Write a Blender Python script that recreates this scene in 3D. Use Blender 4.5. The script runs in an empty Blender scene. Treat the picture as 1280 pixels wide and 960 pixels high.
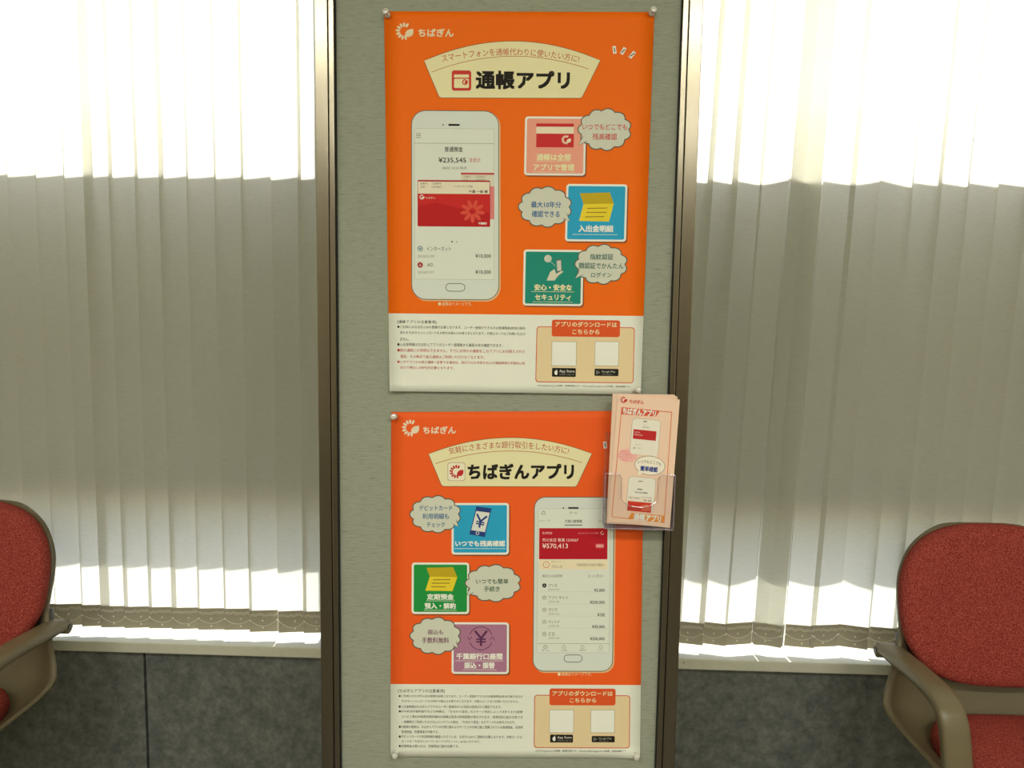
import bpy, bmesh, math, random
from mathutils import Vector, Matrix
from mathutils.geometry import tessellate_polygon

random.seed(7)
S = bpy.context.scene
COL = S.collection
EYE = 1.33                                   # height of the camera above the floor

# ------------------------------------------------------------------ camera
F_PX, YAW, PITCH, ROLL = 950.05, -0.0324, 0.0988, 0.0148
def _axes():
    cy, sy, cp, sp = math.cos(YAW), math.sin(YAW), math.cos(PITCH), math.sin(PITCH)
    f = Vector((sy * cp, cp * cy, -sp)); r = Vector((cy, -sy, 0)); u = r.cross(f)
    cr, sr = math.cos(ROLL), math.sin(ROLL)
    return cr * r + sr * u, -sr * r + cr * u, f
AR, AU, AF = _axes()
cam = bpy.data.cameras.new('camera'); cam.sensor_width = 36; cam.lens = F_PX / 1280 * 36; cam.clip_start = 0.02
co = bpy.data.objects.new('camera', cam); COL.objects.link(co)
co.matrix_world = Matrix(((AR.x, AU.x, -AF.x, 0), (AR.y, AU.y, -AF.y, 0), (AR.z, AU.z, -AF.z, EYE), (0, 0, 0, 1)))
S.camera = co
def at(px, py, Y):
    """Where the line of sight through a photo pixel meets the upright plane at depth Y."""
    d = AF + AR * ((px - 640) / F_PX) + AU * ((480 - py) / F_PX)
    d = d * (Y / d.y)
    return Vector((d.x, d.y, d.z + EYE))

# ------------------------------------------------------------------ light and colour management
S.view_settings.view_transform = 'Standard'; S.view_settings.look = 'None'
S.view_settings.gamma = 1; S.view_settings.use_curve_mapping = False
S.view_settings.exposure = 0.0
S.cycles.transparent_max_bounces = 16
SUN_E, SKY_E, LAMP_E = 22.0, 0.85, 36.0
w = bpy.data.worlds.new('sky'); S.world = w; w.use_nodes = True
nt = w.node_tree; bg = nt.nodes['Background']; sky = nt.nodes.new('ShaderNodeTexSky')
sky.sky_type = 'NISHITA'; sky.sun_disc = False; sky.sun_elevation = math.radians(45); sky.sun_rotation = math.radians(10)
nt.links.new(sky.outputs[0], bg.inputs[0]); bg.inputs[1].default_value = SKY_E
sl = bpy.data.lights.new('sun', 'SUN'); sl.energy = SUN_E; sl.angle = math.radians(1.2); sl.color = (1, .97, .9)
so = bpy.data.objects.new('sun', sl); COL.objects.link(so)
SUN_DIR = Vector((0.03, -0.72, -0.72)).normalized()      # from the sun into the room
so.rotation_euler = SUN_DIR.to_track_quat('-Z', 'Y').to_euler(); so.location = (1, 6, 6)
for lx, ly in ((-0.9, -1.1), (0.9, -1.1), (-0.9, -3.0), (0.9, -3.0)):
    al = bpy.data.lights.new('ceiling_lamp', 'AREA'); al.shape = 'RECTANGLE'; al.size = 1.2; al.size_y = 0.3
    al.energy = LAMP_E; al.color = (1, 1, .92)
    ao = bpy.data.objects.new('ceiling_lamp', al); COL.objects.link(ao); ao.location = (lx, ly, 2.61)

# ------------------------------------------------------------------ materials
def lin(c):
    return tuple(((v / 255) / 12.92 if v <= 10 else (((v / 255) + .055) / 1.055) ** 2.4) for v in c)
def mat(name, rgb, rough=.5, metal=0, spec=.5):
    m = bpy.data.materials.new(name); m.use_nodes = True
    b = m.node_tree.nodes['Principled BSDF']
    b.inputs['Base Color'].default_value = (*lin(rgb), 1); b.inputs['Roughness'].default_value = rough
    b.inputs['Metallic'].default_value = metal; b.inputs['Specular IOR Level'].default_value = spec
    return m
def N(m, t, **kw):
    n = m.node_tree.nodes.new(t)
    for k, v in kw.items():
        if hasattr(n, k) and k not in n.inputs: setattr(n, k, v)
        else: n.inputs[k].default_value = v
    return n
def L(m, a, b): m.node_tree.links.new(a, b)
def ramp(m, fac, stops):
    r = N(m, 'ShaderNodeValToRGB'); e = r.color_ramp.elements
    while len(e) < len(stops): e.new(.5)
    for el, (p, c) in zip(e, stops): el.position = p; el.color = (*lin(c), 1)
    L(m, fac, r.inputs[0]); return r.outputs[0]
def noise(m, scale, detail=4, stretch=(1, 1, 1), rough=.55):
    tc = N(m, 'ShaderNodeTexCoord'); mp = N(m, 'ShaderNodeMapping'); mp.inputs['Scale'].default_value = stretch
    n = N(m, 'ShaderNodeTexNoise'); n.inputs['Scale'].default_value = scale
    n.inputs['Detail'].default_value = detail; n.inputs['Roughness'].default_value = rough
    L(m, tc.outputs['Object'], mp.inputs[0]); L(m, mp.outputs[0], n.inputs['Vector']); return n.outputs['Fac']
def bump(m, fac, strength, dist=.002):
    b = N(m, 'ShaderNodeBump'); b.inputs['Strength'].default_value = strength; b.inputs['Distance'].default_value = dist
    L(m, fac, b.inputs['Height']); L(m, b.outputs[0], m.node_tree.nodes['Principled BSDF'].inputs['Normal'])
def base(m): return m.node_tree.nodes['Principled BSDF'].inputs['Base Color']

M_panel = mat('grey_green_wall_covering', (160, 164, 140), .75, 0, .25)
f = noise(M_panel, 150, 6, (.42, 1, 3.6), .62); L(M_panel, ramp(M_panel, f, ((.28, (128, 132, 112)), (.40, (149, 153, 134)), (.75, (160, 164, 145)))), base(M_panel)); bump(M_panel, f, .5, .0015)
M_trim = mat('bronze_anodised_metal', (138, 130, 112), .22, 1)
f = noise(M_trim, 90, 3, (6, 6, .15)); bump(M_trim, f, .05, .0005)
M_gap = mat('dark_seal', (28, 26, 20), .8)
M_stone = mat('grey_stone', (95, 98, 86), .55)
f = noise(M_stone, 34, 9, (1, 1, 1), .78); L(M_stone, ramp(M_stone, f, ((.32, (80, 84, 80)), (.5, (110, 113, 106)), (.68, (138, 139, 130)))), base(M_stone))
M_sill = mat('cream_painted_sill', (212, 210, 186), .45)
f = noise(M_sill, 55, 3); L(M_sill, ramp(M_sill, f, ((.24, (70, 66, 52)), (.28, (212, 210, 186)), (.8, (220, 217, 196)))), base(M_sill))
M_wall = mat('off_white_wall', (215, 210, 190), .8)
M_floor = mat('brown_floor', (84, 78, 66), .5)
f = noise(M_floor, 20, 4); L(M_floor, ramp(M_floor, f, ((.3, (76, 70, 58)), (.7, (92, 86, 74)))), base(M_floor))
M_back = mat('tan_wall', (132, 122, 102), .8)
M_alu = mat('grey_aluminium', (150, 150, 145), .4, .8)
M_rail = mat('cream_enamel', (215, 210, 190), .4)

def mixed(name, parts):
    """A material that mixes shader nodes: parts = [(node type, weight, inputs)]."""
    m = bpy.data.materials.new(name); m.use_nodes = True; t = m.node_tree
    for n in list(t.nodes):
        if n.type != 'OUTPUT_MATERIAL': t.nodes.remove(n)
    out = [n for n in t.nodes if n.type == 'OUTPUT_MATERIAL'][0]
    acc, tot = None, 0
    for typ, wt, inp in parts:
        n = t.nodes.new(typ)
        for k, v in inp.items(): n.inputs[k].default_value = v
        tot += wt
        if acc is None: acc = n.outputs[0]
        else:
            x = t.nodes.new('ShaderNodeMixShader'); x.inputs[0].default_value = wt / tot
            t.links.new(acc, x.inputs[1]); t.links.new(n.outputs[0], x.inputs[2]); acc = x.outputs[0]
    t.links.new(acc, out.inputs['Surface']); return m
M_slat = mixed('cream_blind_fabric', [('ShaderNodeBsdfDiffuse', .56, {'Color': (.74, .72, .62, 1)}), ('ShaderNodeBsdfTranslucent', .46, {'Color': (.88, .87, .78, 1)})])
t = M_slat.node_tree                         # fine horizontal weave of the fabric
fz = noise(M_slat, 260, 2, (.25, .25, 1.6)); rz = ramp(M_slat, fz, ((.3, (184, 183, 168)), (.7, (200, 199, 186))))
for n in t.nodes:
    if n.type == 'BSDF_DIFFUSE': t.links.new(rz, n.inputs['Color'])
M_hem = mixed('doubled_blind_hem', [('ShaderNodeBsdfDiffuse', .93, {'Color': (.44, .40, .30, 1)}), ('ShaderNodeBsdfTranslucent', .07, {'Color': (.8, .75, .6, 1)})])
M_fold = mixed('folded_hem_edge', [('ShaderNodeBsdfDiffuse', .7, {'Color': (.7, .66, .52, 1)}), ('ShaderNodeBsdfTranslucent', .3, {'Color': (.85, .8, .65, 1)})])
M_bead = mat('white_plastic_bead', (235, 232, 215), .35)
M_pane = mixed('window_glass', [('ShaderNodeBsdfTransparent', .94, {'Color': (.97, .98, .97, 1)}), ('ShaderNodeBsdfGlossy', .06, {'Roughness': .02})])
M_dim = mixed('added_dimming_film', [('ShaderNodeBsdfTransparent', .95, {'Color': (.42, .42, .43, 1)}), ('ShaderNodeBsdfGlossy', .05, {'Roughness': .05})])  # made-up tint that dims the daylight behind the lower slats
M_film = mixed('frosted_window_film', [('ShaderNodeBsdfDiffuse', .95, {'Color': (.5, .5, .475, 1)}), ('ShaderNodeBsdfTranslucent', .05, {'Color': (.8, .8, .74, 1)})])
M_clear = mixed('clear_acrylic', [('ShaderNodeBsdfTransparent', .9, {'Color': (.97, .97, .98, 1)}), ('ShaderNodeBsdfGlossy', .1, {'Roughness': .05, 'Color': (.95, .93, 1, 1)})])
M_acryl_edge = mixed('acrylic_edge', [('ShaderNodeBsdfTransparent', .5, {'Color': (.85, .8, .9, 1)}), ('ShaderNodeBsdfGlossy', .3, {'Roughness': .15}), ('ShaderNodeBsdfDiffuse', .2, {'Color': (.6, .52, .62, 1)})])
M_pin = mixed('clear_pin_plastic', [('ShaderNodeBsdfTransparent', .25, {'Color': (.95, .94, .9, 1)}), ('ShaderNodeBsdfGlossy', .2, {'Roughness': .1}), ('ShaderNodeBsdfDiffuse', .55, {'Color': (.86, .84, .74, 1)})])
M_red = mat('red_speckled_upholstery', (170, 52, 44), .95, 0, .1)
f = noise(M_red, 420, 2); L(M_red, ramp(M_red, f, ((.3, (110, 42, 38)), (.5, (154, 62, 54)), (.68, (186, 98, 82)))), base(M_red)); bump(M_red, f, .5, .001)
M_taupe = mat('taupe_plastic', (118, 107, 80), .38)
f = noise(M_taupe, 600, 2); bump(M_taupe, f, .12, .0004)
M_dark = mat('dark_plastic', (48, 44, 34), .5)
M_bolt = mat('black_bolt', (24, 22, 18), .35)
M_leg = mat('dark_steel', (60, 56, 48), .35, .9)

# ------------------------------------------------------------------ object helpers
def link(name, me, m=None, parent=None, loc=None):
    o = bpy.data.objects.new(name, me); COL.objects.link(o)
    if m is not None and not me.materials: me.materials.append(m)
    if parent: o.parent = parent
    if loc is not None: o.location = loc
    return o
def tag(o, label=None, cat=None, group=None, kind=None):
    for k, v in (('label', label), ('category', cat), ('group', group), ('kind', kind)):
        if v: o[k] = v
    return o
def empty(name, loc, label=None, cat=None, group=None, kind=None):
    o = bpy.data.objects.new(name, None); COL.objects.link(o); o.location = loc; o.empty_display_size = .05
    return tag(o, label, cat, group, kind)
def to_mesh(bm, name, smooth=False):
    bmesh.ops.recalc_face_normals(bm, faces=bm.faces)
    me = bpy.data.meshes.new(name); bm.to_mesh(me); bm.free()
    if smooth:
        for p in me.polygons: p.use_smooth = True
    return me
def add_box(bm, x0, x1, y0, y1, z0, z1, bev=0):
    r = bmesh.ops.create_cube(bm, size=1)
    for v in r['verts']:
        v.co = Vector(((x0 + x1) / 2 + v.co.x * (x1 - x0), (y0 + y1) / 2 + v.co.y * (y1 - y0), (z0 + z1) / 2 + v.co.z * (z1 - z0)))
    if bev:
        ed = list({e for v in r['verts'] for e in v.link_edges})
        bmesh.ops.bevel(bm, geom=ed, offset=bev, segments=2, affect='EDGES', profile=.6)
def box(name, x0, x1, y0, y1, z0, z1, m, parent=None, bev=0, org=None):
    bm = bmesh.new(); add_box(bm, x0, x1, y0, y1, z0, z1, bev)
    o = link(name, to_mesh(bm, name), m, parent)
    if parent is None:
        c = Vector(((x0 + x1) / 2, (y0 + y1) / 2, z0))
        o.data.transform(Matrix.Translation(-c)); o.location = c
    return o
def sweep(bm, pts, prof, up=Vector((1, 0, 0)), cap=True, scale=None):
    """Sweep the closed profile [(a, b)] along pts: a runs along `up`, b across it."""
    rings = []
    for i, p in enumerate(pts):
        tg = (pts[min(i + 1, len(pts) - 1)] - pts[max(i - 1, 0)]).normalized()
        s = (up - tg * up.dot(tg)).normalized(); n = tg.cross(s); k = scale[i] if scale else 1
        rings.append([bm.verts.new(p + s * (a * k) + n * (b * k)) for a, b in prof])
    for A, B in zip(rings, rings[1:]):
        for j in range(len(prof)):
            q = (j + 1) % len(prof); bm.faces.new((A[j], A[q], B[q], B[j]))
    if cap: bm.faces.new(rings[0][::-1]); bm.faces.new(rings[-1])
def tube(bm, pts, r, seg=8, cap=True):
    up = Vector((.13, .31, 1)) if abs((pts[-1] - pts[0]).normalized().z) < .7 else Vector((1, .2, .1))
    sweep(bm, pts, [(r * math.cos(2 * math.pi * k / seg), r * math.sin(2 * math.pi * k / seg)) for k in range(seg)], up, cap)
def lathe(bm, prof, axis_pt, axis, seg=20):
    q = axis.normalized().to_track_quat('Z', 'Y'); rings = []
    for r, h in prof:
        rings.append([bm.verts.new(axis_pt + q @ Vector((r * math.cos(2 * math.pi * k / seg), r * math.sin(2 * math.pi * k / seg), h))) for k in range(seg)])
    for A, B in zip(rings, rings[1:]):
        for j in range(seg):
            n = (j + 1) % seg; bm.faces.new((A[j], A[n], B[n], B[j]))
    bm.faces.new(rings[0][::-1]); bm.faces.new(rings[-1])
def smooth_path(pts, n=8):
    out = []
    for i in range(len(pts) - 1):
        p0, p1, p2, p3 = pts[max(i - 1, 0)], pts[i], pts[i + 1], pts[min(i + 2, len(pts) - 1)]
        for k in range(n):
            s = k / n
            out.append(.5 * ((2 * p1) + (p2 - p0) * s + (2 * p0 - 5 * p1 + 4 * p2 - p3) * s * s + (3 * p1 - p0 - 3 * p2 + p3) * s ** 3))
    out.append(pts[-1]); return out

# ------------------------------------------------------------------ the setting
D = 1.2307                                   # depth of the papered pillar face
PX1, PX2 = -.356, .2444                      # its outer edges
WY = 1.93                                    # face of the stone wall below the windows
SILL_Z = EYE - .895
BY = 1.952                                   # plane of the blinds
GY = 2.16                                    # plane of the glass
HEAD = 2.48; CEIL = 2.62; XL, XR = -2.05, 1.85
def struct(o): return tag(o, kind='structure')
struct(box('floor', XL, XR, -4.2, 2.4, -.1, 0, M_floor))
struct(box('ceiling', XL, XR, -4.2, 2.4, CEIL, CEIL + .1, M_wall))
struct(box('wall_left', XL - .1, XL, -4.2, 2.4, 0, CEIL, M_wall))
struct(box('wall_right', XR, XR + .1, -4.2, 2.4, 0, CEIL, M_wall))
struct(box('wall_back', XL, XR, -4.3, -4.2, 0, CEIL, M_back))
box_pillar = struct(box('wall_pillar', PX1 + .012, PX2 - .012, D, 2.02, 0, CEIL, M_panel))
struct(box('wall_lintel', XL, XR, 2.06, 2.28, HEAD, CEIL, M_wall))

def stone_wall(name, x0, x1, joints):
    """A wall of big stone slabs with narrow open joints between them."""
    bm = bmesh.new(); xs = [x0] + joints + [x1]
    for a, b in zip(xs, xs[1:]):
        add_box(bm, a + (.0035 if a != x0 else 0), b - (.0035 if b != x1 else 0), WY, WY + .03, 0, SILL_Z - .028, .0015)
    o = struct(link(name, to_mesh(bm, name), M_stone))
    k = box('joint_seal', x0, x1, WY + .02, 2.28, 0, SILL_Z - .03, M_gap, o)
    return o
stone_wall('wall_front_left', XL, PX1 + .012, [-1.9, -1.042])
stone_wall('wall_front_right', PX2 - .012, XR, [1.22, 2.06])
for nm, a, b in (('trim_left_sill', XL, PX1 + .012), ('trim_right_sill', PX2 - .012, XR)):
    bm = bmesh.new(); add_box(bm, a, b, 1.90, GY - .02, SILL_Z - .028, SILL_Z, .003)
    struct(link(nm, to_mesh(bm, nm), M_sill))

def window(name, a, b):
    r = struct(empty(name, ((a + b) / 2, GY, SILL_Z)))
    bm = bmesh.new(); fw = .045
    for x0, x1, z0, z1 in ((a, a + fw, SILL_Z, HEAD), (b - fw, b, SILL_Z, HEAD), (a, b, SILL_Z, SILL_Z + .04), (a, b, HEAD - fw, HEAD)):
        add_box(bm, x0, x1, GY - .025, GY + .025, z0, z1)
    for nm, me, m in (('window_frame', to_mesh(bm, 'frame'), M_alu),):
        o = link(nm, me, m, r); o.matrix_parent_inverse = r.matrix_basis.inverted()
    def kid(nm, m, y0, y1, z0, z1):
        o = box(nm, a + fw, b - fw, y0, y1, z0, z1, m, r); o.matrix_parent_inverse = r.matrix_basis.inverted(); return o
    bm = bmesh.new(); bm.faces.new([bm.verts.new(p) for p in ((a + fw, GY, SILL_Z + .04), (b - fw, GY, SILL_Z + .04), (b - fw, GY, HEAD - fw), (a + fw, GY, HEAD - fw))])
    o = link('glass_pane', to_mesh(bm, 'pane'), M_pane, r); o.matrix_parent_inverse = r.matrix_basis.inverted()
    bm = bmesh.new(); zt = EYE + FILM_LO        # unseen layer added below the frosted band to weaken the sun there
    bm.faces.new([bm.verts.new(p) for p in ((a + fw, GY - .0045, SILL_Z + .04), (b - fw, GY - .0045, SILL_Z + .04), (b - fw, GY - .0045, zt), (a + fw, GY - .0045, zt))])
    o = link('added_dimming_layer', to_mesh(bm, 'dimming'), M_dim, r); o.matrix_parent_inverse = r.matrix_basis.inverted()
    kid('frosted_film', M_film, GY - .006, GY - .003, EYE + FILM_LO, EYE + FILM_HI)
    return r
drop = (GY - .005 - BY) * .72 / .72
FILM_HI, FILM_LO = .322 + drop, -.704 + drop
window('window_1', XL, -.535); window('window_2', .30, XR)
struct(box('wall_pier', -.535, .30, 2.02, 2.28, 0, CEIL, M_wall))

# bronze trims up both edges of the pillar: a wide outer strip, a groove, a narrow inner strip
def trim(name, outer, sgn):
    bm = bmesh.new(); y0 = D - .010
    def strip(a, b, dep):
        x0, x1 = sorted((outer + sgn * a, outer + sgn * b)); add_box(bm, x0, x1, y0, y0 + dep, 0, CEIL, .0012)
    strip(0, .0205, .07); strip(.0218, .0305, .02)
    o = struct(link(name, to_mesh(bm, name), M_trim))
    bm = bmesh.new(); x0, x1 = sorted((outer + sgn * .002, outer + sgn * .0322)); add_box(bm, x0, x1, y0 + .004, D + .01, 0, CEIL)
    link('groove_seal', to_mesh(bm, 'groove'), M_gap, o)
trim('trim_1', PX1, 1); trim('trim_2', PX2, -1)

# ------------------------------------------------------------------ vertical blinds
HEM_B, HEM_T = EYE - .874, EYE - .815
SW = .0772
def blind(name, label, slats, lean=0):
    """slats: (centre x, angle) of each hanging strip, in order."""
    xs = [s[0] for s in slats]
    r = empty(name, ((min(xs) + max(xs)) / 2, BY, HEAD - .03), label, 'blind', 'vertical blinds')
    inv = r.matrix_basis.inverted()
    bm = bmesh.new(); add_box(bm, min(xs) - .05, max(xs) + .05, BY - .022, BY + .022, HEAD - .03, HEAD + .005, .003)
    link('headrail', to_mesh(bm, 'headrail'), M_rail, r).matrix_parent_inverse = inv
    chain_pts = []
    for i, (cx, ang) in enumerate(slats):
        ca, sa = math.cos(ang), math.sin(ang)
        tw = random.uniform(-.012, .012); dz = random.uniform(-.0015, .0015)
        def P(u, z, n=0):                     # u across the strip, n towards the room
            a = ang + tw * (z - HEM_B); c_, s_ = math.cos(a), math.sin(a)
            return Vector((cx + lean * (z - EYE + .55) + u * c_ + n * s_, BY + u * s_ - n * c_, z))
        bm = bmesh.new(); rows = 12; cols = 4; g = []
        for j in range(rows + 1):
            z = HEM_B + dz + .002 + (HEAD - .035 - HEM_B) * j / rows
            g.append([bm.verts.new(P(-SW / 2 + SW * k / cols, z, .0018 * (1 - ((k / cols) * 2 - 1) ** 2))) for k in range(cols + 1)])
        for A, B in zip(g, g[1:]):
            for k in range(cols): bm.faces.new((A[k], A[k + 1], B[k + 1], B[k]))
        o = link('slat', to_mesh(bm, 'slat', True), M_slat, r); o.matrix_parent_inverse = inv
        # doubled hem with the weight inside, its crinkled upper fold and the two rivets
        bm = bmesh.new(); e = .0012
        for n0, n1 in ((.0022, .0042),):
            q = [P(u, z, n) for z in (HEM_B + dz, HEM_T + dz) for u in (-SW / 2 + e, SW / 2 - e) for n in (n0, n1)]
            v = [bm.verts.new(p) for p in q]
            for fc in ((0, 1, 3, 2), (4, 6, 7, 5), (0, 4, 5, 1), (2, 3, 7, 6), (0, 2, 6, 4), (1, 5, 7, 3)): bm.faces.new([v[k] for k in fc])
        h = link('hem_weight', to_mesh(bm, 'hem'), M_hem, o)
        bm = bmesh.new(); pts = [P(-SW / 2 + .004 + (SW - .008) * k / 14, HEM_T + dz - .012 + random.uniform(-.0022, .0022), .0052) for k in range(15)]
        sweep(bm, pts, [(-.0035, -.0008), (.0035, -.0008), (.0035, .0008), (-.0035, .0008)], Vector((0, 0, 1)))
        link('hem_fold', to_mesh(bm, 'fold'), M_fold, o)
        ax = Vector((math.sin(ang), -math.cos(ang), 0)); off = .006 if i % 2 else -.003
        for u, z in ((off, .011), (off, .031), (-SW / 2 + .003, .032), (SW / 2 - .003, .032)):
            bm = bmesh.new(); lathe(bm, [(.0001, -.001), (.0025, -.001), (.0025, .001), (.0012, .0022)], P(u, HEM_B + z + dz, .0045), ax, 9)
            link('rivet', to_mesh(bm, 'rivet'), M_bead, o)
        chain_pts.append((P(-SW / 2 + .003, HEM_B + .034 + dz, .0075), P(SW / 2 - .003, HEM_B + .034 + dz, .0075)))
    bm = bmesh.new()                           # spacer chain sagging from clip to clip
    for a, b in chain_pts:
        sag = random.uniform(.012, .02)
        tube(bm, [a.lerp(b, k / 12) - Vector((0, 0, sag * (1 - (k / 6 - 1) ** 2))) for k in range(13)], .0008, 5)
    link('spacer_chain', to_mesh(bm, 'chain'), M_bead, r).matrix_parent_inverse = inv
    return r
def bx(px): return at(px, 640, BY).x
left = [(-70, 1), (-37, 1), (-3, 1), (31, 1), (65, 1), (98.5, 1), (122, 1), (152, 1), (183, 1), (212, 1), (245, 1), (278, 1), (310, 1), (346.5, 1), (378, 1)]
ls = [(bx(p) + SW / 2 * .99, math.radians(random.uniform(6, 10))) for p, _ in left]
x = ls[0][0]; more = []
while x - .068 > XL + .03: x -= .068; more.append((x, math.radians(8)))
ls = more[::-1] + ls
blind('vertical_blind', 'cream vertical blind in the window left of the poster pillar', ls)
right = [(812, -6), (842, -6), (871.5, -12), (900.5, -13), (934, 12), (973, -6), (971, -22), (1012.5, -8), (1043, 9), (1080, -16), (1115, -8), (1147, -12), (1182, -10), (1219, -9), (1251, -12), (1285, -9)]
rs = [(bx(p), math.radians(a)) for p, a in right]
x = rs[-1][0]
while x + .068 < XR - .03: x += .068; rs.append((x, math.radians(-10)))
blind('vertical_blind', 'cream vertical blind with uneven strips in the window right of the pillar', rs, .033)

# ------------------------------------------------------------------ printing: flat colours and lettering laid on paper
INK = {}
def ink(rgb, rough=.7):
    k = (rgb, rough)
    if k not in INK: INK[k] = mat('print_%02x%02x%02x' % rgb, rgb, rough, 0, .2)
    return INK[k]
GLYPH = {}
def glyphs(s, bold):
    k = (s, bold)
    if k not in GLYPH:
        cu = bpy.data.curves.new('t', 'FONT'); cu.body = s; cu.offset = bold; cu.resolution_u = 2; cu.fill_mode = 'FRONT'
        o = bpy.data.objects.new('t', cu); COL.objects.link(o); bpy.context.view_layer.update()
        me = bpy.data.meshes.new_from_object(o.evaluated_get(bpy.context.evaluated_depsgraph_get()))
        vs = [(v.co.x, v.co.y) for v in me.vertices]; fs = [tuple(p.vertices) for p in me.polygons]
        x0, x1 = min(v[0] for v in vs), max(v[0] for v in vs); y0, y1 = min(v[1] for v in vs), max(v[1] for v in vs)
        GLYPH[k] = ([((a - x0) / (x1 - x0), (y1 - b) / (y1 - y0)) for a, b in vs], fs)
        bpy.data.objects.remove(o); bpy.data.curves.remove(cu); bpy.data.meshes.remove(me)
    return GLYPH[k]

class Print:
    """Artwork of one sheet. Coordinates are the photo's; `depth(x, y)` is the sheet's own depth there, so every mark lands on the paper."""
    def __init__(s, depth, skew, step=5e-5): s.depth, s.skew, s.step = depth, skew, step; s.new()
    def new(s): s.V, s.F, s.C, s.mats = [], [], [], []
    def put(s, pts, faces, rgb, layer, c=None, flat=True):
        if c is None:
            xs = [p[0] for p in pts]; ys = [p[1] for p in pts]; c = ((min(xs) + max(xs)) / 2, (min(ys) + max(ys)) / 2)
        h, v = s.skew(*c) if flat else (0, 0); b = len(s.V)
        for x, y in pts:
            X, Y = x + v * (y - c[1]), y + h * (x - c[0])
            s.V.append(at(X, Y, s.depth(X, Y) - .0003 - layer * s.step))
        m = ink(rgb)
        if m not in s.mats: s.mats.append(m)
        k = s.mats.index(m)
        for f_ in faces: s.F.append([b + i for i in f_]); s.C.append(k)
    def poly(s, pts, rgb, layer=1, flat=True, c=None):
        tri = tessellate_polygon([[Vector((p[0], p[1], 0)) for p in pts]])
        s.put(pts, [tuple(t_) for t_ in tri], rgb, layer, c, flat)
    def rect(s, x0, y0, x1, y1, rgb, layer=1, r=0, flat=True):
        s.poly(rr(x0, y0, x1, y1, r), rgb, layer, flat)
    def disc(s, x, y, rx, rgb, layer=1, ry=None, n=18): s.poly([(x + rx * math.cos(2 * math.pi * k / n), y + (ry or rx) * math.sin(2 * math.pi * k / n)) for k in range(n)], rgb, layer)
    def line(s, pts, wd, rgb, layer=2, closed=False, flat=True, c=None):
        n = len(pts); A, B = [], []
        for i in range(n):
            p, q = (pts[i - 1], pts[(i + 1) % n]) if closed else (pts[max(i - 1, 0)], pts[min(i + 1, n - 1)])
            dx, dy = q[0] - p[0], q[1] - p[1]; l = math.hypot(dx, dy) or 1
            A.append((pts[i][0] - dy / l * wd / 2, pts[i][1] + dx / l * wd / 2)); B.append((pts[i][0] + dy / l * wd / 2, pts[i][1] - dx / l * wd / 2))
        fs = [(i, (i + 1) % n, n + (i + 1) % n, n + i) for i in range(n if closed else n - 1)]
        s.put(A + B, fs, rgb, layer, c, flat)
    def text(s, t_, x0, y0, x1, y1, rgb, bold=.0, layer=3, bend=None):
        if bold:                               # heavier strokes: the same glyphs laid down again a little to each side
            d = bold * (y1 - y0) * 1.1
            for k, (ox, oy) in enumerate(((-d, -d), (d, -d), (-d, d), (d, d), (0, 0))): s.text(t_, x0 + d + ox, y0 + d + oy, x1 - d + ox, y1 - d + oy, rgb, 0, layer + .3 * k, bend)
            return
        vs, fs = glyphs(t_, 0)
        pts = [(x0 + a * (x1 - x0), y0 + b * (y1 - y0)) for a, b in vs]
        if bend:                               # sag of an arc: the ends sit `bend` lower than the middle
            cx = (x0 + x1) / 2; hw = (x1 - x0) / 2; R_ = (hw * hw + bend * bend) / (2 * bend); ym = (y0 + y1) / 2
            o = []
            for X, Y in pts:
                th = (X - cx) / R_; rad = R_ + (ym - Y); o.append((cx + rad * math.sin(th), ym + R_ - rad * math.cos(th)))
            pts = o
        s.put(pts, fs, rgb, layer)
    def emit(s, name, parent):
        o = Vector(parent.location)
        me = bpy.data.meshes.new(name); me.from_pydata([v - o for v in s.V], [], s.F)
        for m in s.mats: me.materials.append(m)
        me.polygons.foreach_set('material_index', s.C)
        # every face looks towards the room
        bm = bmesh.new(); bm.from_mesh(me)
        flip = [f_ for f_ in bm.faces if f_.normal.y > 0]
        bmesh.ops.reverse_faces(bm, faces=flip); bm.to_mesh(me); bm.free(); me.update()
        s.new(); return link(name, me, None, parent)

def rr(x0, y0, x1, y1, r, n=6):
    if r <= 0: return [(x0, y0), (x1, y0), (x1, y1), (x0, y1)]
    out = []
    for cx, cy, a0 in ((x1 - r, y0 + r, -90), (x1 - r, y1 - r, 0), (x0 + r, y1 - r, 90), (x0 + r, y0 + r, 180)):
        for k in range(n + 1):
            a = math.radians(a0 + 90 * k / n); out.append((cx + r * math.cos(a), cy + r * math.sin(a)))
    return out
def arc3(p0, pm, p1, n=24):
    """Points of the parabola through three points."""
    out = []
    for k in range(n + 1):
        x = p0[0] + (p1[0] - p0[0]) * k / n
        f0 = (x - pm[0]) * (x - p1[0]) / ((p0[0] - pm[0]) * (p0[0] - p1[0])); f1 = (x - p0[0]) * (x - p1[0]) / ((pm[0] - p0[0]) * (pm[0] - p1[0])); f2 = (x - p0[0]) * (x - pm[0]) / ((p1[0] - p0[0]) * (p1[0] - pm[0]))
        out.append((x, p0[1] * f0 + pm[1] * f1 + p1[1] * f2))
    return out
def cloud(cx, cy, rx, ry, bumps=11):
    out = []; n = bumps * 8
    for k in range(n):
        a = 2 * math.pi * k / n + .2; b = abs(math.sin(a * bumps / 2)) ** .7
        q = .87 + .13 * b; out.append((cx + rx * q * math.cos(a), cy + ry * q * math.sin(a)))
    return out

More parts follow.
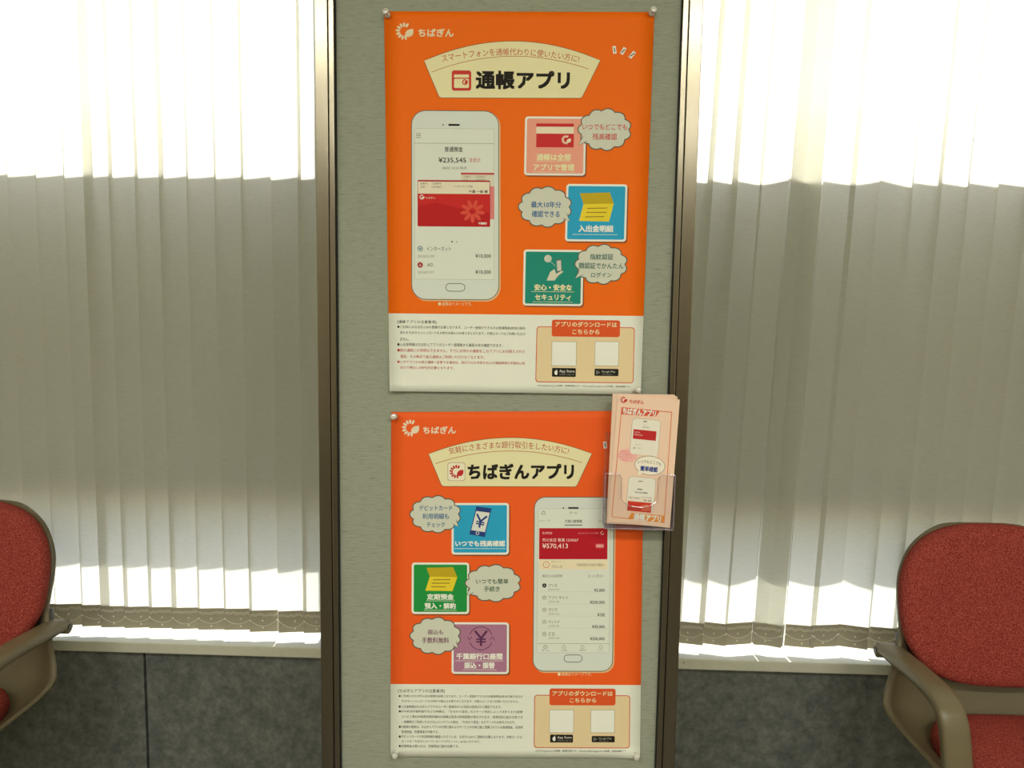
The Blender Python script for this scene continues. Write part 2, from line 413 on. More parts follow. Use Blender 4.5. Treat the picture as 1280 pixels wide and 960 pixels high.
PAPER, CREAM, WHITE, BLACK = (236, 238, 222), (238, 230, 180), (240, 240, 226), (34, 30, 24)
BUB, LINE = (212, 214, 194), (96, 92, 74)
def emblem(p, cx, cy, R_, rgb, layer=3, leaf=None):
    """A ring of petals open at the right with a leaf beside it."""
    for k in range(9):
        a = math.radians(-65 - k * 27)
        x, y = cx + R_ * .78 * math.cos(a), cy + R_ * .78 * math.sin(a)
        n = 12; pts = []
        for j in range(n):
            b = 2 * math.pi * j / n; l, s_ = R_ * .28 * math.cos(b), R_ * .145 * math.sin(b)
            pts.append((x + l * math.cos(a) - s_ * math.sin(a), y + l * math.sin(a) + s_ * math.cos(a)))
        p.poly(pts, rgb, layer)
    q = [(.08, 1.02), (.08, .5), (.13, .15), (.38, -.15), (.75, -.26), (1.06, -.28), (1.08, .15), (.95, .5), (.65, .68), (.26, .68), (.18, 1.02)]
    p.poly([(cx + R_ * a, cy + R_ * b) for a, b in q], leaf or rgb, layer + .5)
def yen(p, cx, cy, wd, h, rgb, layer=4, st=2.4, rot=0):
    c_, s_ = math.cos(rot), math.sin(rot)
    def T(x, y): return (cx + x * c_ - y * s_, cy + x * s_ + y * c_)
    a, b = wd / 2, h / 2
    p.line([T(-a, -b), T(0, 0)], st, rgb, layer, flat=False); p.line([T(a, -b), T(0, 0)], st, rgb, layer + .2, flat=False)
    p.line([T(0, -.5), T(0, b)], st, rgb, layer + .4, flat=False)
    p.line([T(-a * .8, 1), T(a * .8, 1)], st * .7, rgb, layer + .6, flat=False); p.line([T(-a * .8, b * .45), T(a * .8, b * .45)], st * .7, rgb, layer + .6, flat=False)

def sheet(parent, corners, depth, split, top_rgb, low_rgb, nx=14, ny=40):
    """The paper itself: a thin sheet between its four photo corners, coloured `top_rgb` down to the split line."""
    (tl, tr, bl, br) = corners; o = Vector(parent.location)
    bm = bmesh.new(); rows = [k / ny * split for k in range(ny)] + [split + (1 - split) * k / 10 for k in range(11)]
    g = []
    for v in rows:
        r_ = []
        for i in range(nx + 1):
            u = i / nx
            X = (tl[0] * (1 - u) + tr[0] * u) * (1 - v) + (bl[0] * (1 - u) + br[0] * u) * v
            Y = (tl[1] * (1 - u) + tr[1] * u) * (1 - v) + (bl[1] * (1 - u) + br[1] * u) * v
            r_.append(bm.verts.new(at(X, Y, depth(X, Y)) - o))
        g.append(r_)
    for j, (A, B) in enumerate(zip(g, g[1:])):
        for i in range(nx):
            f_ = bm.faces.new((A[i], B[i], B[i + 1], A[i + 1])); f_.material_index = 0 if j < ny else 1; f_.smooth = True
    bm.normal_update()
    me = bpy.data.meshes.new('paper_sheet'); bm.to_mesh(me); bm.free()
    me.materials.append(ink(top_rgb, .62)); me.materials.append(ink(low_rgb, .62))
    s_ = link('paper_sheet', me, None, parent)
    md = s_.modifiers.new('thickness', 'SOLIDIFY'); md.thickness = .00025; md.offset = -1
    return s_

def panel_tile(p, x0, y0, x1, y1, rgb):
    p.rect(x0 + 1.2, y0 + 1.2, x1 + 1.6, y1 + 1.8, (150, 80, 40), .5, 4)
    p.rect(x0, y0, x1, y1, WHITE, 1, 4); p.rect(x0 + 2.6, y0 + 2.6, x1 - 2.6, y1 - 2.6, rgb, 2, 2)
def bubble(p, cx, cy, rx, ry, tail, lines, rgb):
    pts = cloud(cx, cy, rx, ry)
    tx, ty = tail; a = math.atan2(ty - cy, tx - cx)
    t1, t2 = (cx + rx * .86 * math.cos(a - .16), cy + ry * .86 * math.sin(a - .16)), (cx + rx * .86 * math.cos(a + .16), cy + ry * .86 * math.sin(a + .16))
    p.line(pts, 1.3, LINE, 3.2, closed=True); p.poly(pts, BUB, 3, c=(cx, cy)); p.poly([t1, tail, t2], BUB, 3.4, flat=False)
    p.line([t1, tail, t2], .7, LINE, 3.6, flat=False)
    for t_, x0, y0, x1, y1 in lines: p.text(t_, x0, y0, x1, y1, rgb, .012, 5)
def passbook(p, pts, lines):
    p.poly(pts[:4], (196, 170, 34), 3, flat=False); p.poly(pts[4:], (236, 212, 52), 3, flat=False)
    for a, b in lines: p.line([a, b], 1.0, (140, 110, 40), 4, flat=False)
def C(ox, oy, k):                              # a close-up's own coordinates back to the photo's
    return lambda *v: tuple(((ox if i % 2 == 0 else oy) + q / k) for i, q in enumerate(v))

def download(p, g, box_, head, t1, t2, qa, qb, ba, bb, foot):
    x0, y0, x1, y1 = g(*box_); p.rect(x0, y0, x1, y1, (214, 92, 66), 1, 4); p.rect(x0 + 1, y0 + 1, x1 - 1, y1 - 1, (233, 210, 164), 1.6, 3.4)
    p.rect(*g(*head), (226, 88, 40), 2.2, 3)
    p.text('アプリのダウンロードは', *g(*t1), CREAM, .02, 3); p.text('こちらから', *g(*t2), CREAM, .02, 3)
    for q in (qa, qb):
        a = g(*q); p.rect(*a, (150, 140, 108), 2.2); p.rect(a[0] + .4, a[1] + .4, a[2] - .5, a[3] - .5, WHITE, 2.8)
    a = g(*ba); p.rect(*a, BLACK, 2.2, 1.2); h = a[3] - a[1]; cx, cy = a[0] + 5.2, (a[1] + a[3]) / 2 + .4
    n = 20; pts = []
    for k in range(n):                         # fruit shape with a bite out of the right and a leaf
        th = 2 * math.pi * k / n; r_ = 2.5 * (1 - .1 * math.cos(2 * th)) - (.9 if abs(th) < .45 or th > 5.83 else 0)
        pts.append((cx + r_ * .95 * math.cos(th), cy + r_ * math.sin(th)))
    p.poly(pts, WHITE, 3); p.poly([(cx, cy - 2.7), (cx + .3, cy - 3.7), (cx + 1.3, cy - 4.2), (cx + 1, cy - 3.1)], WHITE, 3)
    p.text('App Store', a[0] + 9.2, a[1] + h * .2, a[2] - 1.6, a[1] + h * .6, WHITE, .0, 3); p.text('からダウンロード', a[0] + 9.4, a[1] + h * .66, a[2] - 2.4, a[1] + h * .84, (190, 188, 170), 0, 3)
    a = g(*bb); p.rect(*a, BLACK, 2.2, 1.2); h = a[3] - a[1]
    p.poly([(a[0] + 2.4, a[1] + h * .22), (a[0] + 7, a[1] + h * .5), (a[0] + 2.4, a[1] + h * .8)], (150, 150, 136), 3); p.poly([(a[0] + 3.2, a[1] + h * .36), (a[0] + 5.4, a[1] + h * .5), (a[0] + 3.2, a[1] + h * .66)], BLACK, 3.5)
    p.text('Google Play', a[0] + 9, a[1] + h * .26, a[2] - 4, a[1] + h * .6, (205, 203, 186), 0, 3); p.text('で手に入れよう', a[0] + 9, a[1] + h * .68, a[2] - 8, a[1] + h * .86, (170, 168, 150), 0, 3)
    p.text('※iOSはApple Inc.の商標、登録商標です。※AndroidはGoogle Inc.の商標、登録商標です。', *g(*foot), (90, 84, 66), 0, 3)

# ---- upper poster
U_C = ((480, 14), (818, 15), (487, 489), (801, 493))
def u_depth(x, y):
    lift = .0015 + max(0, y - 392) / 98 * .006
    if y > 470 and x < 500: lift += .010 * ((y - 470) / 20) ** 2 * ((500 - x) / 15) ** 2
    return D - lift
def u_skew(x, y): return .003 + .010 * (y - 15) / 475, (7 - 24 * (x - 483) / 322) / 476
up = empty('poster', at(650, 490, D), 'upper orange app poster pinned to the grey-green pillar, a phone at its left', 'poster', 'app posters on the pillar')
sheet(up, U_C, u_depth, .795, (246, 110, 4), PAPER)
p = Print(u_depth, u_skew)
g = C(470, 0, 3.5556)
emblem(p, 505.5, 39, 10.5, (240, 222, 180)); p.text('ちばぎん', *g(188, 127, 345, 164), (240, 222, 180), .03); p.emit('bank_emblem', up)
top = arc3((529.9, 76), (638.7, 51.4), (750.6, 75.4)); ban = top + [(728, 121), (725.5, 122.9), (551.5, 122.3), (548.5, 120.5)]
p.poly(ban, CREAM, 1, flat=False); p.line(ban, .7, (150, 84, 40), 1.6, True, False)
p.text('スマートフォンを通帳代わりに使いたい方に!', 551.5, 60.2, 724.5, 69.4, (196, 74, 44), .0, 3, bend=9.0)
p.line(arc3((539.7, 90), (638.7, 70.3), (735.7, 86.3)), .7, (190, 110, 60), 2, flat=False)
p.rect(*g(337, 313, 423, 403), (206, 62, 52), 2, 3); p.rect(*g(347, 331, 413, 345), CREAM, 3); p.rect(*g(347, 350, 413, 391), CREAM, 3, 1.5)
p.disc(581.2, 102.6, 3.6, (206, 62, 52), 4); p.disc(581.2, 102.6, 2.2, CREAM, 5); p.disc(582.8, 103, 2.0, (206, 62, 52), 6)
p.text('通帳アプリ', *g(443, 314, 862, 398), BLACK, .035, 3); p.emit('headline_banner', up)
for a, b in (((1058, 205), (1062, 238)), ((1107, 212), (1091, 241)), ((1150, 230), (1127, 257))):
    p.line([g(*a), g(*b)], 4.2, WHITE, 1, flat=False); p.line([g(a[0], a[1] + 6), g(b[0], b[1] - 6)], 1.2, (90, 66, 40), 2, flat=False)
p.emit('accent_strokes', up)

g = C(490, 130, 3.694)
def phone_body(p, outer, r_, screen, speaker, dot, home, sh=(1.6, 1.6)):
    x0, y0, x1, y1 = outer
    p.rect(x0 + sh[0], y0 + sh[1], x1 + sh[0], y1 + sh[1], (230, 190, 140), .5, r_); p.rect(x0, y0, x1, y1, (112, 106, 88), 1, r_)
    p.rect(x0 + 1, y0 + 1, x1 - 1, y1 - 1, (220, 226, 214), 1.6, r_ - 1)
    a = screen; p.rect(a[0] - .4, a[1] - .4, a[2] + .4, a[3] + .4, (190, 188, 166), 2); p.rect(*a, (226, 230, 216), 2.4)
    a = speaker; p.rect(*a, BLACK, 2.2, .9); p.disc(dot[0], dot[1], .9, BLACK, 2.2)
    a = home; p.rect(*a, (96, 92, 76), 2.2, (a[3] - a[1]) / 2 - .1); p.rect(a[0] + .8, a[1] + .8, a[2] - .8, a[3] - .8, (220, 226, 214), 2.8, (a[3] - a[1]) / 2 - .9)
phone_body(p, (514.0, 138, 624.0, 375), 18, (518.5, 161, 617.5, 349), g(260, 92, 313, 101), g(236, 96), g(247, 828, 338, 866))
for Y in (137, 146, 155): p.line([g(111, Y), g(133, Y)], .7, (110, 108, 92), 4)
p.line([g(103, 182), g(472, 182)], .5, (150, 150, 130), 4)
p.text('普通預金', *g(243, 197, 327, 221), (70, 66, 54), .01, 4); p.text('¥235,545', *g(215, 247, 342, 274), (44, 40, 32), .01, 4); p.text('非表示', *g(357, 249, 408, 270), (196, 84, 66), 0, 4)
p.text('08/05 14:34 時点', *g(232, 288, 345, 303), (120, 116, 98), 0, 4)
p.rect(*g(318, 320, 472, 380), (222, 216, 194), 3); p.rect(*g(318, 318, 472, 326), (200, 52, 56), 4); p.rect(*g(318, 380, 472, 532), (226, 132, 128), 3)
p.text('店番号', *g(330, 331, 364, 341), (150, 140, 120), 0, 5); p.text('口座番号', *g(386, 331, 428, 341), (150, 140, 120), 0, 5); p.text('000', *g(330, 346, 350, 354), (150, 140, 120), 0, 5); p.text('0000000', *g(386, 346, 430, 354), (150, 140, 120), 0, 5)
p.rect(*g(118, 352, 453, 566), (176, 24, 30), 4.5, 1.5); p.rect(*g(120, 359, 450, 415), (236, 226, 198), 5.2); p.rect(*g(120, 416, 450, 563), (206, 44, 40), 5.2, 1)
p.poly([g(120, 470), g(200, 455), g(300, 478), g(450, 505), g(450, 563), g(120, 563)], (190, 32, 34), 5.6, flat=False)
for k in range(9):                             # pale petals printed on the card
    a = math.radians(k * 40 + 10); cx, cy = g(372, 495); q = 9.5
    p.poly([(cx + q * math.cos(a) + (6 * math.cos(b) * math.cos(a) - 2.6 * math.sin(b) * math.sin(a)), cy + (q * math.sin(a) + (6 * math.cos(b) * math.sin(a) + 2.6 * math.sin(b) * math.cos(a))) * .95) for b in [2 * math.pi * j / 12 for j in range(12)]], (222, 84, 66), 6 + k * .1)
p.text('店番号', *g(130, 362, 163, 372), (110, 96, 76), 0, 6); p.text('口座番号', *g(185, 362, 229, 372), (110, 96, 76), 0, 6); p.text('000', *g(133, 378, 152, 387), (110, 96, 76), 0, 6); p.text('1234567', *g(184, 378, 229, 387), (110, 96, 76), 0, 6)
p.text('インターネット支店', *g(285, 375, 372, 386), (100, 86, 66), 0, 6); p.text('千葉 一郎 様', *g(354, 398, 442, 411), (70, 60, 46), .02, 6)
emblem(p, *g(138, 430), 2.9, WHITE, 6.4); p.text('ちばぎん', *g(155, 428, 200, 438), (240, 190, 170), .02, 6.4); p.text('千葉銀行', *g(398, 546, 438, 557), WHITE, .03, 7.4)
p.disc(*g(277, 636), 1.0, BLACK, 4); p.disc(*g(298, 636), .8, (150, 146, 126), 4)
p.disc(*g(130, 668), 3.6, (120, 150, 156), 4); p.disc(*g(130, 668), 2.7, (206, 212, 200), 4.5); p.disc(*g(130, 668), 1.4, (120, 150, 156), 5); p.disc(*g(130, 743), 3.5, (170, 44, 44), 4); p.text('人', *g(124, 737, 136, 749), WHITE, .02, 5)
p.text('インターネット', *g(160, 658, 273, 680), (90, 86, 70), 0, 4); p.text('2020/01/09', *g(118, 697, 195, 709), (150, 146, 126), 0, 4); p.text('¥10,000', *g(385, 693, 457, 713), (60, 56, 44), .01, 4)
p.text('AD', *g(162, 735, 190, 750), (80, 76, 62), 0, 4); p.text('2020/01/07', *g(118, 771, 195, 783), (150, 146, 126), 0, 4); p.text('¥10,000', *g(385, 767, 457, 787), (60, 56, 44), .01, 4)
p.emit('phone_picture', up)
p.disc(*g(220, 923), 1.9, CREAM, 1); p.text('画像はイメージです。', *g(232, 914, 370, 932), CREAM, .0, 1); p.emit('caption_line', up)

g = C(640, 130, 3.694)
panel_tile(p, *g(58, 58, 340, 330), (240, 164, 140))
p.rect(*g(112, 90, 285, 105), (206, 50, 52), 3); p.rect(*g(112, 105, 285, 137), (240, 226, 196), 3); p.rect(*g(112, 137, 285, 200), (206, 50, 52), 3); emblem(p, *g(250, 165), 5.6, (240, 226, 196), 4)
p.text('通帳は全部', *g(113, 229, 272, 262), CREAM, .03, 4); p.text('アプリで管理', *g(98, 276, 288, 309), CREAM, .03, 4)
p.line([g(108, 266), g(276, 266)], .5, CREAM, 4); p.line([g(95, 314), g(292, 314)], .5, CREAM, 4); p.emit('feature_tile', up)
panel_tile(p, *g(248, 370, 530, 635), (46, 166, 206))
passbook(p, [g(313, 412), g(452, 408), g(470, 460), g(330, 462), g(330, 462), g(470, 460), g(448, 543), g(310, 540)], [(g(347, 482), g(440, 480)), (g(342, 501), g(436, 500)), (g(337, 521), g(425, 520))])
p.text('入出金明細', *g(307, 559, 467, 592), WHITE, .03, 4); p.line([g(280, 603), g(487, 603)], .5, WHITE, 4); p.emit('feature_tile', up)
panel_tile(p, *g(52, 673, 328, 932), (34, 142, 122))
p.disc(*g(166, 714), 4.7, (206, 208, 190), 3); p.line([g(176, 726), g(200, 748)], .5, (206, 208, 190), 3)
p.poly([g(203, 718), g(228, 715), g(232, 777), g(207, 782)], (90, 110, 104), 4, False); p.poly([g(206, 724), g(226, 721), g(228, 768), g(209, 772)], (206, 208, 190), 4.5, False)
p.poly([g(160, 815), g(176, 776), g(196, 762), g(204, 784), g(228, 770), g(238, 774), g(214, 792), g(196, 815)], (216, 214, 190), 5, False)
p.text('安心・安全な', *g(103, 832, 277, 862), CREAM, .03, 4); p.text('セキュリティ', *g(106, 879, 272, 907), CREAM, .03, 4)
p.line([g(90, 867), g(288, 867)], .5, CREAM, 4); p.line([g(96, 914), g(280, 914)], .5, CREAM, 4); p.emit('feature_tile', up)
bubble(p, *g(428, 118), 33.5, 26.4, g(306, 190), [('いつでもどこでも', *g(325, 92, 532, 119)), ('残高確認', *g(372, 136, 485, 166))], (206, 96, 88)); p.emit('speech_bubble', up)
bubble(p, *g(153, 475), 33.5, 25.6, g(268, 543), [('最大10年分', *g(88, 450, 227, 479)), ('確認できる', *g(92, 493, 220, 523))], (40, 104, 156)); p.emit('speech_bubble', up)
bubble(p, *g(412, 740), 33.0, 25.2, g(292, 805), [('指紋認証', *g(360, 692, 468, 719)), ('顔認証でかんたん', *g(308, 733, 515, 761)), ('ログイン', *g(365, 778, 460, 801))], (50, 104, 90)); p.emit('speech_bubble', up)

g = C(480, 385, 6.737); RED = (190, 56, 46); GR = (66, 62, 48)
p.text('[通帳アプリの注意事項]', *g(112, 103, 440, 134), GR, .0, 1)
for t_, a, y, b, c_ in (('●ご利用にはちばぎんIDの登録が必要となります。ユーザー登録ができるのは普通預金(総合口座を', 112, 152, 1190, GR), ('含みます)のキャッシュカードをお持ちの個人のお客さまとなります。代理人カードはご利用いただけ', 135, 200, 1190, GR), ('ません。', 137, 249, 210, GR), ('●入出金明細はちばぎんアプリのユーザー登録後から最長10年分確認できます。', 112, 297, 1000, GR),
        ('●紙の通帳との併用はできません。すでにお持ちの通帳をこのアプリにお切替えされた', 112, 347, 1187, RED), ('場合、その時点で紙の通帳はご利用いただけなくなります。', 137, 398, 845, RED), ('●このアプリから紙の通帳へ変更する場合は、窓口でのお手続きおよび通帳再発行手数料(1冊', 112, 447, 1187, RED), ('あたり税込1,100円)が必要となります。', 137, 491, 590, RED)):
    p.text(t_, *g(a, y, b, y + 28), c_, 0, 1)
p.emit('printed_notice', up)
download(p, C(660, 385, 8), (80, 188, 1062, 748), (238, 120, 920, 288), (272, 138, 890, 190), (443, 215, 715, 263), (236, 335, 486, 580), (667, 335, 909, 580), (240, 600, 478, 688), (665, 608, 905, 680), (95, 771, 1030, 792))
p.emit('download_panel', up)

# ---- lower poster
L_C = ((489, 515), (805, 513.5), (488, 946), (800, 948))
def l_depth(x, y):
    lift = .0015 + max(0, y - 855) / 92 * .002
    if y > 936 and x > 786: lift += .010 * ((y - 936) / 12) ** 2 * ((x - 786) / 14) ** 2
    return D - lift
def l_skew(x, y): return -.003 + .009 * (y - 514) / 432, (-1 - 4 * (x - 489) / 315) / 432
lo = empty('poster', at(646, 947, D), 'lower orange app poster on the pillar, a tall phone picture at its right', 'poster', 'app posters on the pillar')
sheet(lo, L_C, l_depth, .789, (246, 98, 34), PAPER)
p = Print(l_depth, l_skew)
g = C(480, 500, 4)
emblem(p, 513, 535, 10.2, (240, 222, 190)); p.text('ちばぎん', *g(195, 132, 360, 169), (240, 222, 190), .03); p.emit('bank_emblem', lo)
top = arc3((535.5, 567.5), (637.5, 547), (740, 567)); ban = top + [(721.5, 606.5), (719, 608.5), (554.5, 608), (551.5, 606)]
p.poly(ban, CREAM, 1, flat=False); p.line(ban, .7, (150, 84, 40), 1.6, True, False)
p.text('気軽にさまざまな銀行取引をしたい方に!', 560.5, 551.5, 711.5, 560.3, (186, 70, 50), 0, 3, bend=8.3)
p.line(arc3((544.5, 579.5), (637.5, 563.7), (727.5, 578.3)), .7, (190, 110, 60), 2, flat=False)
p.rect(*g(318, 313, 406, 404), (170, 140, 110), 2, 3); p.rect(*g(320, 315, 404, 402), (244, 234, 206), 2.6, 3); emblem(p, *g(362, 358), 8.2, (196, 50, 46), 3.4)
p.text('ちばぎんアプリ', *g(418, 318, 950, 397), BLACK, .035, 3); p.emit('headline_banner', lo)
p.line([g(1104, 208), g(1107, 242)], 4.2, WHITE, 1, flat=False); p.line([g(1104, 214), g(1107, 236)], 1.2, (90, 66, 40), 2, flat=False); p.emit('accent_strokes', lo)

g = C(500, 610, 3.841)
panel_tile(p, *g(248, 72, 523, 320), (46, 166, 206))
p.poly([g(367, 88), g(440, 98), g(407, 236), g(333, 222)], (40, 66, 128), 3, False); p.poly([g(366, 110), g(431, 119), g(408, 212), g(342, 202)], (224, 226, 214), 3.6, False); p.disc(*g(372, 217), 2.2, (224, 226, 214), 3.6); p.disc(*g(372, 217), 1.5, (40, 66, 128), 4)
yen(p, *g(387, 160), 13, 16, (40, 66, 128), 4, 2.4, .22)
p.text('いつでも残高確認', *g(265, 252, 505, 281), WHITE, .03, 4); p.line([g(262, 291), g(506, 291)], .5, WHITE, 4); p.emit('feature_tile', lo)
panel_tile(p, *g(56, 358, 332, 605), (36, 150, 66))
passbook(p, [g(127, 383), g(255, 380), g(275, 428), g(143, 425), g(143, 425), g(275, 428), g(252, 495), g(122, 493)], [(g(158, 441), g(243, 440)), (g(153, 457), g(238, 457)), (g(150, 474), g(220, 474))])
p.text('定期預金', *g(130, 508, 258, 537), WHITE, .03, 4); p.text('預入・解約', *g(118, 551, 268, 581), WHITE, .03, 4); p.line([g(126, 542), g(262, 542)], .5, WHITE, 4); p.line([g(114, 587), g(272, 587)], .5, WHITE, 4); p.emit('feature_tile', lo)
panel_tile(p, *g(248, 645, 523, 893), (176, 122, 148))
yen(p, *g(389, 722), 15, 19, (96, 50, 86), 4, 2.8)
for a0 in (200, 20):
    cx, cy = g(388, 722); p.line([(cx + 14.5 * math.cos(math.radians(a)), cy + 14.5 * math.sin(math.radians(a))) for a in range(a0, a0 + 141, 10)], .9, (96, 50, 86), 4, flat=False)
for a, d_ in ((g(333, 722), 1), (g(443, 722), -1)): p.line([(a[0] - 2.6, a[1] - 2 * d_), (a[0], a[1] + 2 * d_), (a[0] + 2.8, a[1] - 2 * d_)], .9, (96, 50, 86), 4.4, flat=False)
p.text('千葉銀行口座間', *g(270, 793, 492, 824), WHITE, .03, 4); p.text('振込・振替', *g(308, 836, 455, 867), WHITE, .03, 4); p.line([g(266, 830), g(496, 830)], .5, WHITE, 4); p.line([g(302, 873), g(464, 873)], .5, WHITE, 4); p.emit('feature_tile', lo)
bubble(p, *g(170, 126), 32, 23.4, g(280, 186), [('デビットカード', *g(92, 83, 252, 109)), ('利用明細も', *g(108, 122, 235, 150)), ('チェック', *g(128, 164, 215, 188))], (40, 104, 150)); p.emit('speech_bubble', lo)
bubble(p, *g(447, 457), 35, 23.4, g(318, 520), [('いつでも簡単', *g(365, 436, 520, 461)), ('手続き', *g(403, 472, 478, 498))], (54, 90, 60)); p.emit('speech_bubble', lo)
bubble(p, *g(170, 710), 32, 23.4, g(278, 768), [('振込も', *g(133, 680, 207, 704)), ('手数料無料', *g(105, 717, 235, 746))], (130, 78, 104)); p.emit('speech_bubble', lo)

g = C(650, 610, 3.84)
phone_body(p, (666.6, 621, 767.2, 839.5), 14, g(85, 100, 430, 790), g(231, 92, 281, 100), g(208, 96), g(210, 800, 300, 837))
p.line([g(104, 124), g(108, 114), g(113, 110), g(118, 114), g(121, 126), g(104, 126)], .7, (120, 116, 98), 4); p.text('ホーム', *g(238, 113, 275, 124), (90, 86, 72), 0, 4)
p.text('(カード', *g(92, 152, 145, 164), (150, 146, 126), 0, 4); p.text('代表口座情報', *g(215, 152, 298, 167), (90, 86, 72), .01, 4); p.text('きらっ', *g(380, 153, 406, 164), (150, 146, 126), 0, 4); p.rect(*g(215, 176, 300, 180), (90, 86, 72), 4)
p.rect(*g(92, 193, 420, 342), (196, 34, 42), 3.2); p.rect(*g(96, 196, 416, 338), (186, 28, 40), 3.6)
p.text('普通預金', *g(107, 210, 155, 222), (250, 200, 190), 0, 5); p.text('2020/01/05 10:30 更新', *g(278, 212, 378, 221), (230, 140, 134), 0, 5); p.line([(g(395, 216)[0] + 1.9 * math.cos(k * .55), g(395, 216)[1] + 1.9 * math.sin(k * .55)) for k in range(10)], .6, (250, 210, 200), 5)
p.text('市川支店 普通 1234567', *g(107, 241, 280, 258), (250, 210, 200), .01, 5); p.text('¥570,413', *g(107, 266, 230, 293), (250, 226, 214), .01, 5); p.rect(*g(362, 268, 404, 288), (226, 120, 116), 5, 2.4); p.text('非表示', *g(368, 273, 398, 284), WHITE, 0, 6)
p.rect(*g(92, 345, 420, 391), (240, 226, 190), 3); p.disc(*g(126, 368), 4.2, (214, 150, 90), 4); p.disc(*g(126, 368), 3.3, (240, 230, 204), 4.5); p.text('r', *g(123, 362, 130, 375), (214, 150, 90), 0, 5); p.text('現在のステージ', *g(150, 349, 216, 359), (190, 170, 130), 0, 4); p.text('ブロンズ', *g(150, 369, 203, 384), (110, 96, 70), 0, 4); p.text('次回判定日の合計を確認 >', *g(272, 362, 408, 376), (120, 106, 80), 0, 4)
p.text('最近の入出金明細', *g(107, 415, 202, 429), (120, 116, 98), 0, 4); p.text('もっと見る >', *g(328, 416, 405, 429), (120, 116, 98), 0, 4)
for Y, nm, wd, am, al_ in ((468, 'アツタ', 178, '¥3,000', 356), (526, 'アプリ サイト', 230, '¥200,000', 336), (585, 'マツラ', 178, '¥100', 372), (643, 'ヴィナド', 190, '¥30,000', 346), (701, 'C D', 167, '¥200,000', 336)):
    p.disc(*g(117, Y), 2.7, BLACK if Y == 468 else (170, 166, 146), 4)
    if Y != 468: p.disc(*g(117, Y), 2.1, (224, 222, 202), 4.5)
    p.text('人' if Y == 468 else '円', *g(112, Y - 5, 122, Y + 5), WHITE if Y == 468 else (120, 116, 98), 0, 5)
    p.text(nm, *g(137, Y - 8, wd, Y + 8), (90, 86, 72), 0, 4); p.text('2020/01/08', *g(137, Y + 15, 187, Y + 24), (160, 156, 136), 0, 4); p.text(am, *g(al_, Y + 15, 406, Y + 32), (60, 56, 44), .01, 4)
    if Y > 500: p.line([g(95, Y - 28), g(420, Y - 28)], .3, (206, 204, 184), 4)
p.line([g(84, 747), g(430, 747)], .5, (160, 156, 136), 4)
for X, nm in ((122, 'ホーム'), (210, '入出金'), (300, '投資信託'), (388, 'メニュー')):
    a = g(X, 761); c_ = BLACK if X == 122 else (150, 146, 126)
    p.line([(a[0] - 2, a[1] + 2), (a[0] - 2, a[1]), (a[0], a[1] - 2), (a[0] + 2, a[1]), (a[0] + 2, a[1] + 2)], .6, c_, 4, True); p.text(nm, *g(X - 17, 774, X + 17, 783), c_, 0, 4)
p.emit('phone_picture', lo)
p.disc(*g(188, 894), 1.9, CREAM, 1); p.text('画像はイメージです。', *g(200, 886, 345, 902), CREAM, 0, 1); p.emit('caption_line', lo)
g = C(480, 845, 6.4)
p.text('[ちばぎんアプリの注意事項]', *g(112, 105, 483, 137), GR, 0, 1)
for t_, a, y, b in (('●ご利用にはちばぎんIDの登録が必要となります。ユーザー登録ができるのは普通預金(総合口座を含みま', 118, 152, 1108), ('す)のキャッシュカードをお持ちの個人のお客さまとなります。代理人カードはご利用いただけません。', 140, 192, 1080), ('●入出金明細はちばぎんアプリのユーザー登録月の1か月前の月初分から確認できます。', 118, 235, 940), ('●ATM利用手数料割引などの特典は、「ひまわり宣言」のステージ判定によって決まります(提携', 118, 275, 1108), ('コンビニ等ATM利用手数料無料の特典は翌月の利用回数が表示されます。投資信託口座のお客さま', 140, 316, 1108), ('一部機能をご利用いただけないメンテナンス時は、「ひまわり宣言」のステージのみ表示されます。', 140, 357, 1050),
                    ('●口座間の振替は、ちばぎんアプリの代表口座およびサービスの対象口座に登録されている普通預金、決済用', 118, 397, 1108), ('普通預金、貯蓄預金が対象です。', 140, 435, 438), ('●デビットカードの利用明細を確認いただくには、ちばぎんIDのご登録が必要になります。対象カードは', 118, 475, 1105), ('カードは「ちばぎんスーパーカード<デビット>」(JCB)となります。', 140, 513, 770), ('●定期預金の預入れは、定期預金口座が必要です。', 118, 550, 600)):
    p.text(t_, *g(a, y, b, y + 23), GR, 0, 1)
p.emit('printed_notice', lo)
download(p, C(655, 845, 7.758), (97, 185, 1028, 700), (247, 122, 888, 285), (275, 145, 860, 194), (443, 215, 700, 258), (246, 328, 484, 552), (646, 328, 880, 552), (253, 568, 475, 645), (657, 582, 880, 643), (112, 716, 1000, 741))
p.emit('download_panel', lo)

# ---- push pins
def pin(px, py, depth, label, tilt=(0, 0)):
    q = at(px, py, depth); ax = Vector((tilt[0], -1, tilt[1])).normalized()
    r = empty('push_pin', q, label, 'push pin', 'clear push pins on the posters')
    bm = bmesh.new(); lathe(bm, [(.0025, -.0002), (.0048, 0), (.0048, .0012), (.0026, .0024), (.0021, .0055), (.0027, .0085), (.0044, .0098), (.0050, .0108), (.0047, .0122), (.0030, .0130)], Vector((0, 0, 0)), ax, 22)
    link('pin_grip', to_mesh(bm, 'pin_grip', True), M_pin, r)
    bm = bmesh.new(); lathe(bm, [(.0005, -.0055), (.0006, -.0003), (.0006, .003)], Vector((0, 0, 0)), ax, 8); link('pin_point', to_mesh(bm, 'pin_point'), M_alu, r)
pin(484.5, 19, u_depth(484, 19) - .0006, 'clear push pin in the top left corner of the upper poster', (-.1, .15))
pin(814.5, 17, u_depth(814, 17) - .0006, 'clear push pin in the top right corner of the upper poster', (.15, .2))
pin(797, 488, u_depth(797, 488) - .0006, 'clear push pin at the upper poster\'s bottom right corner, above the leaflets', (0, .15))
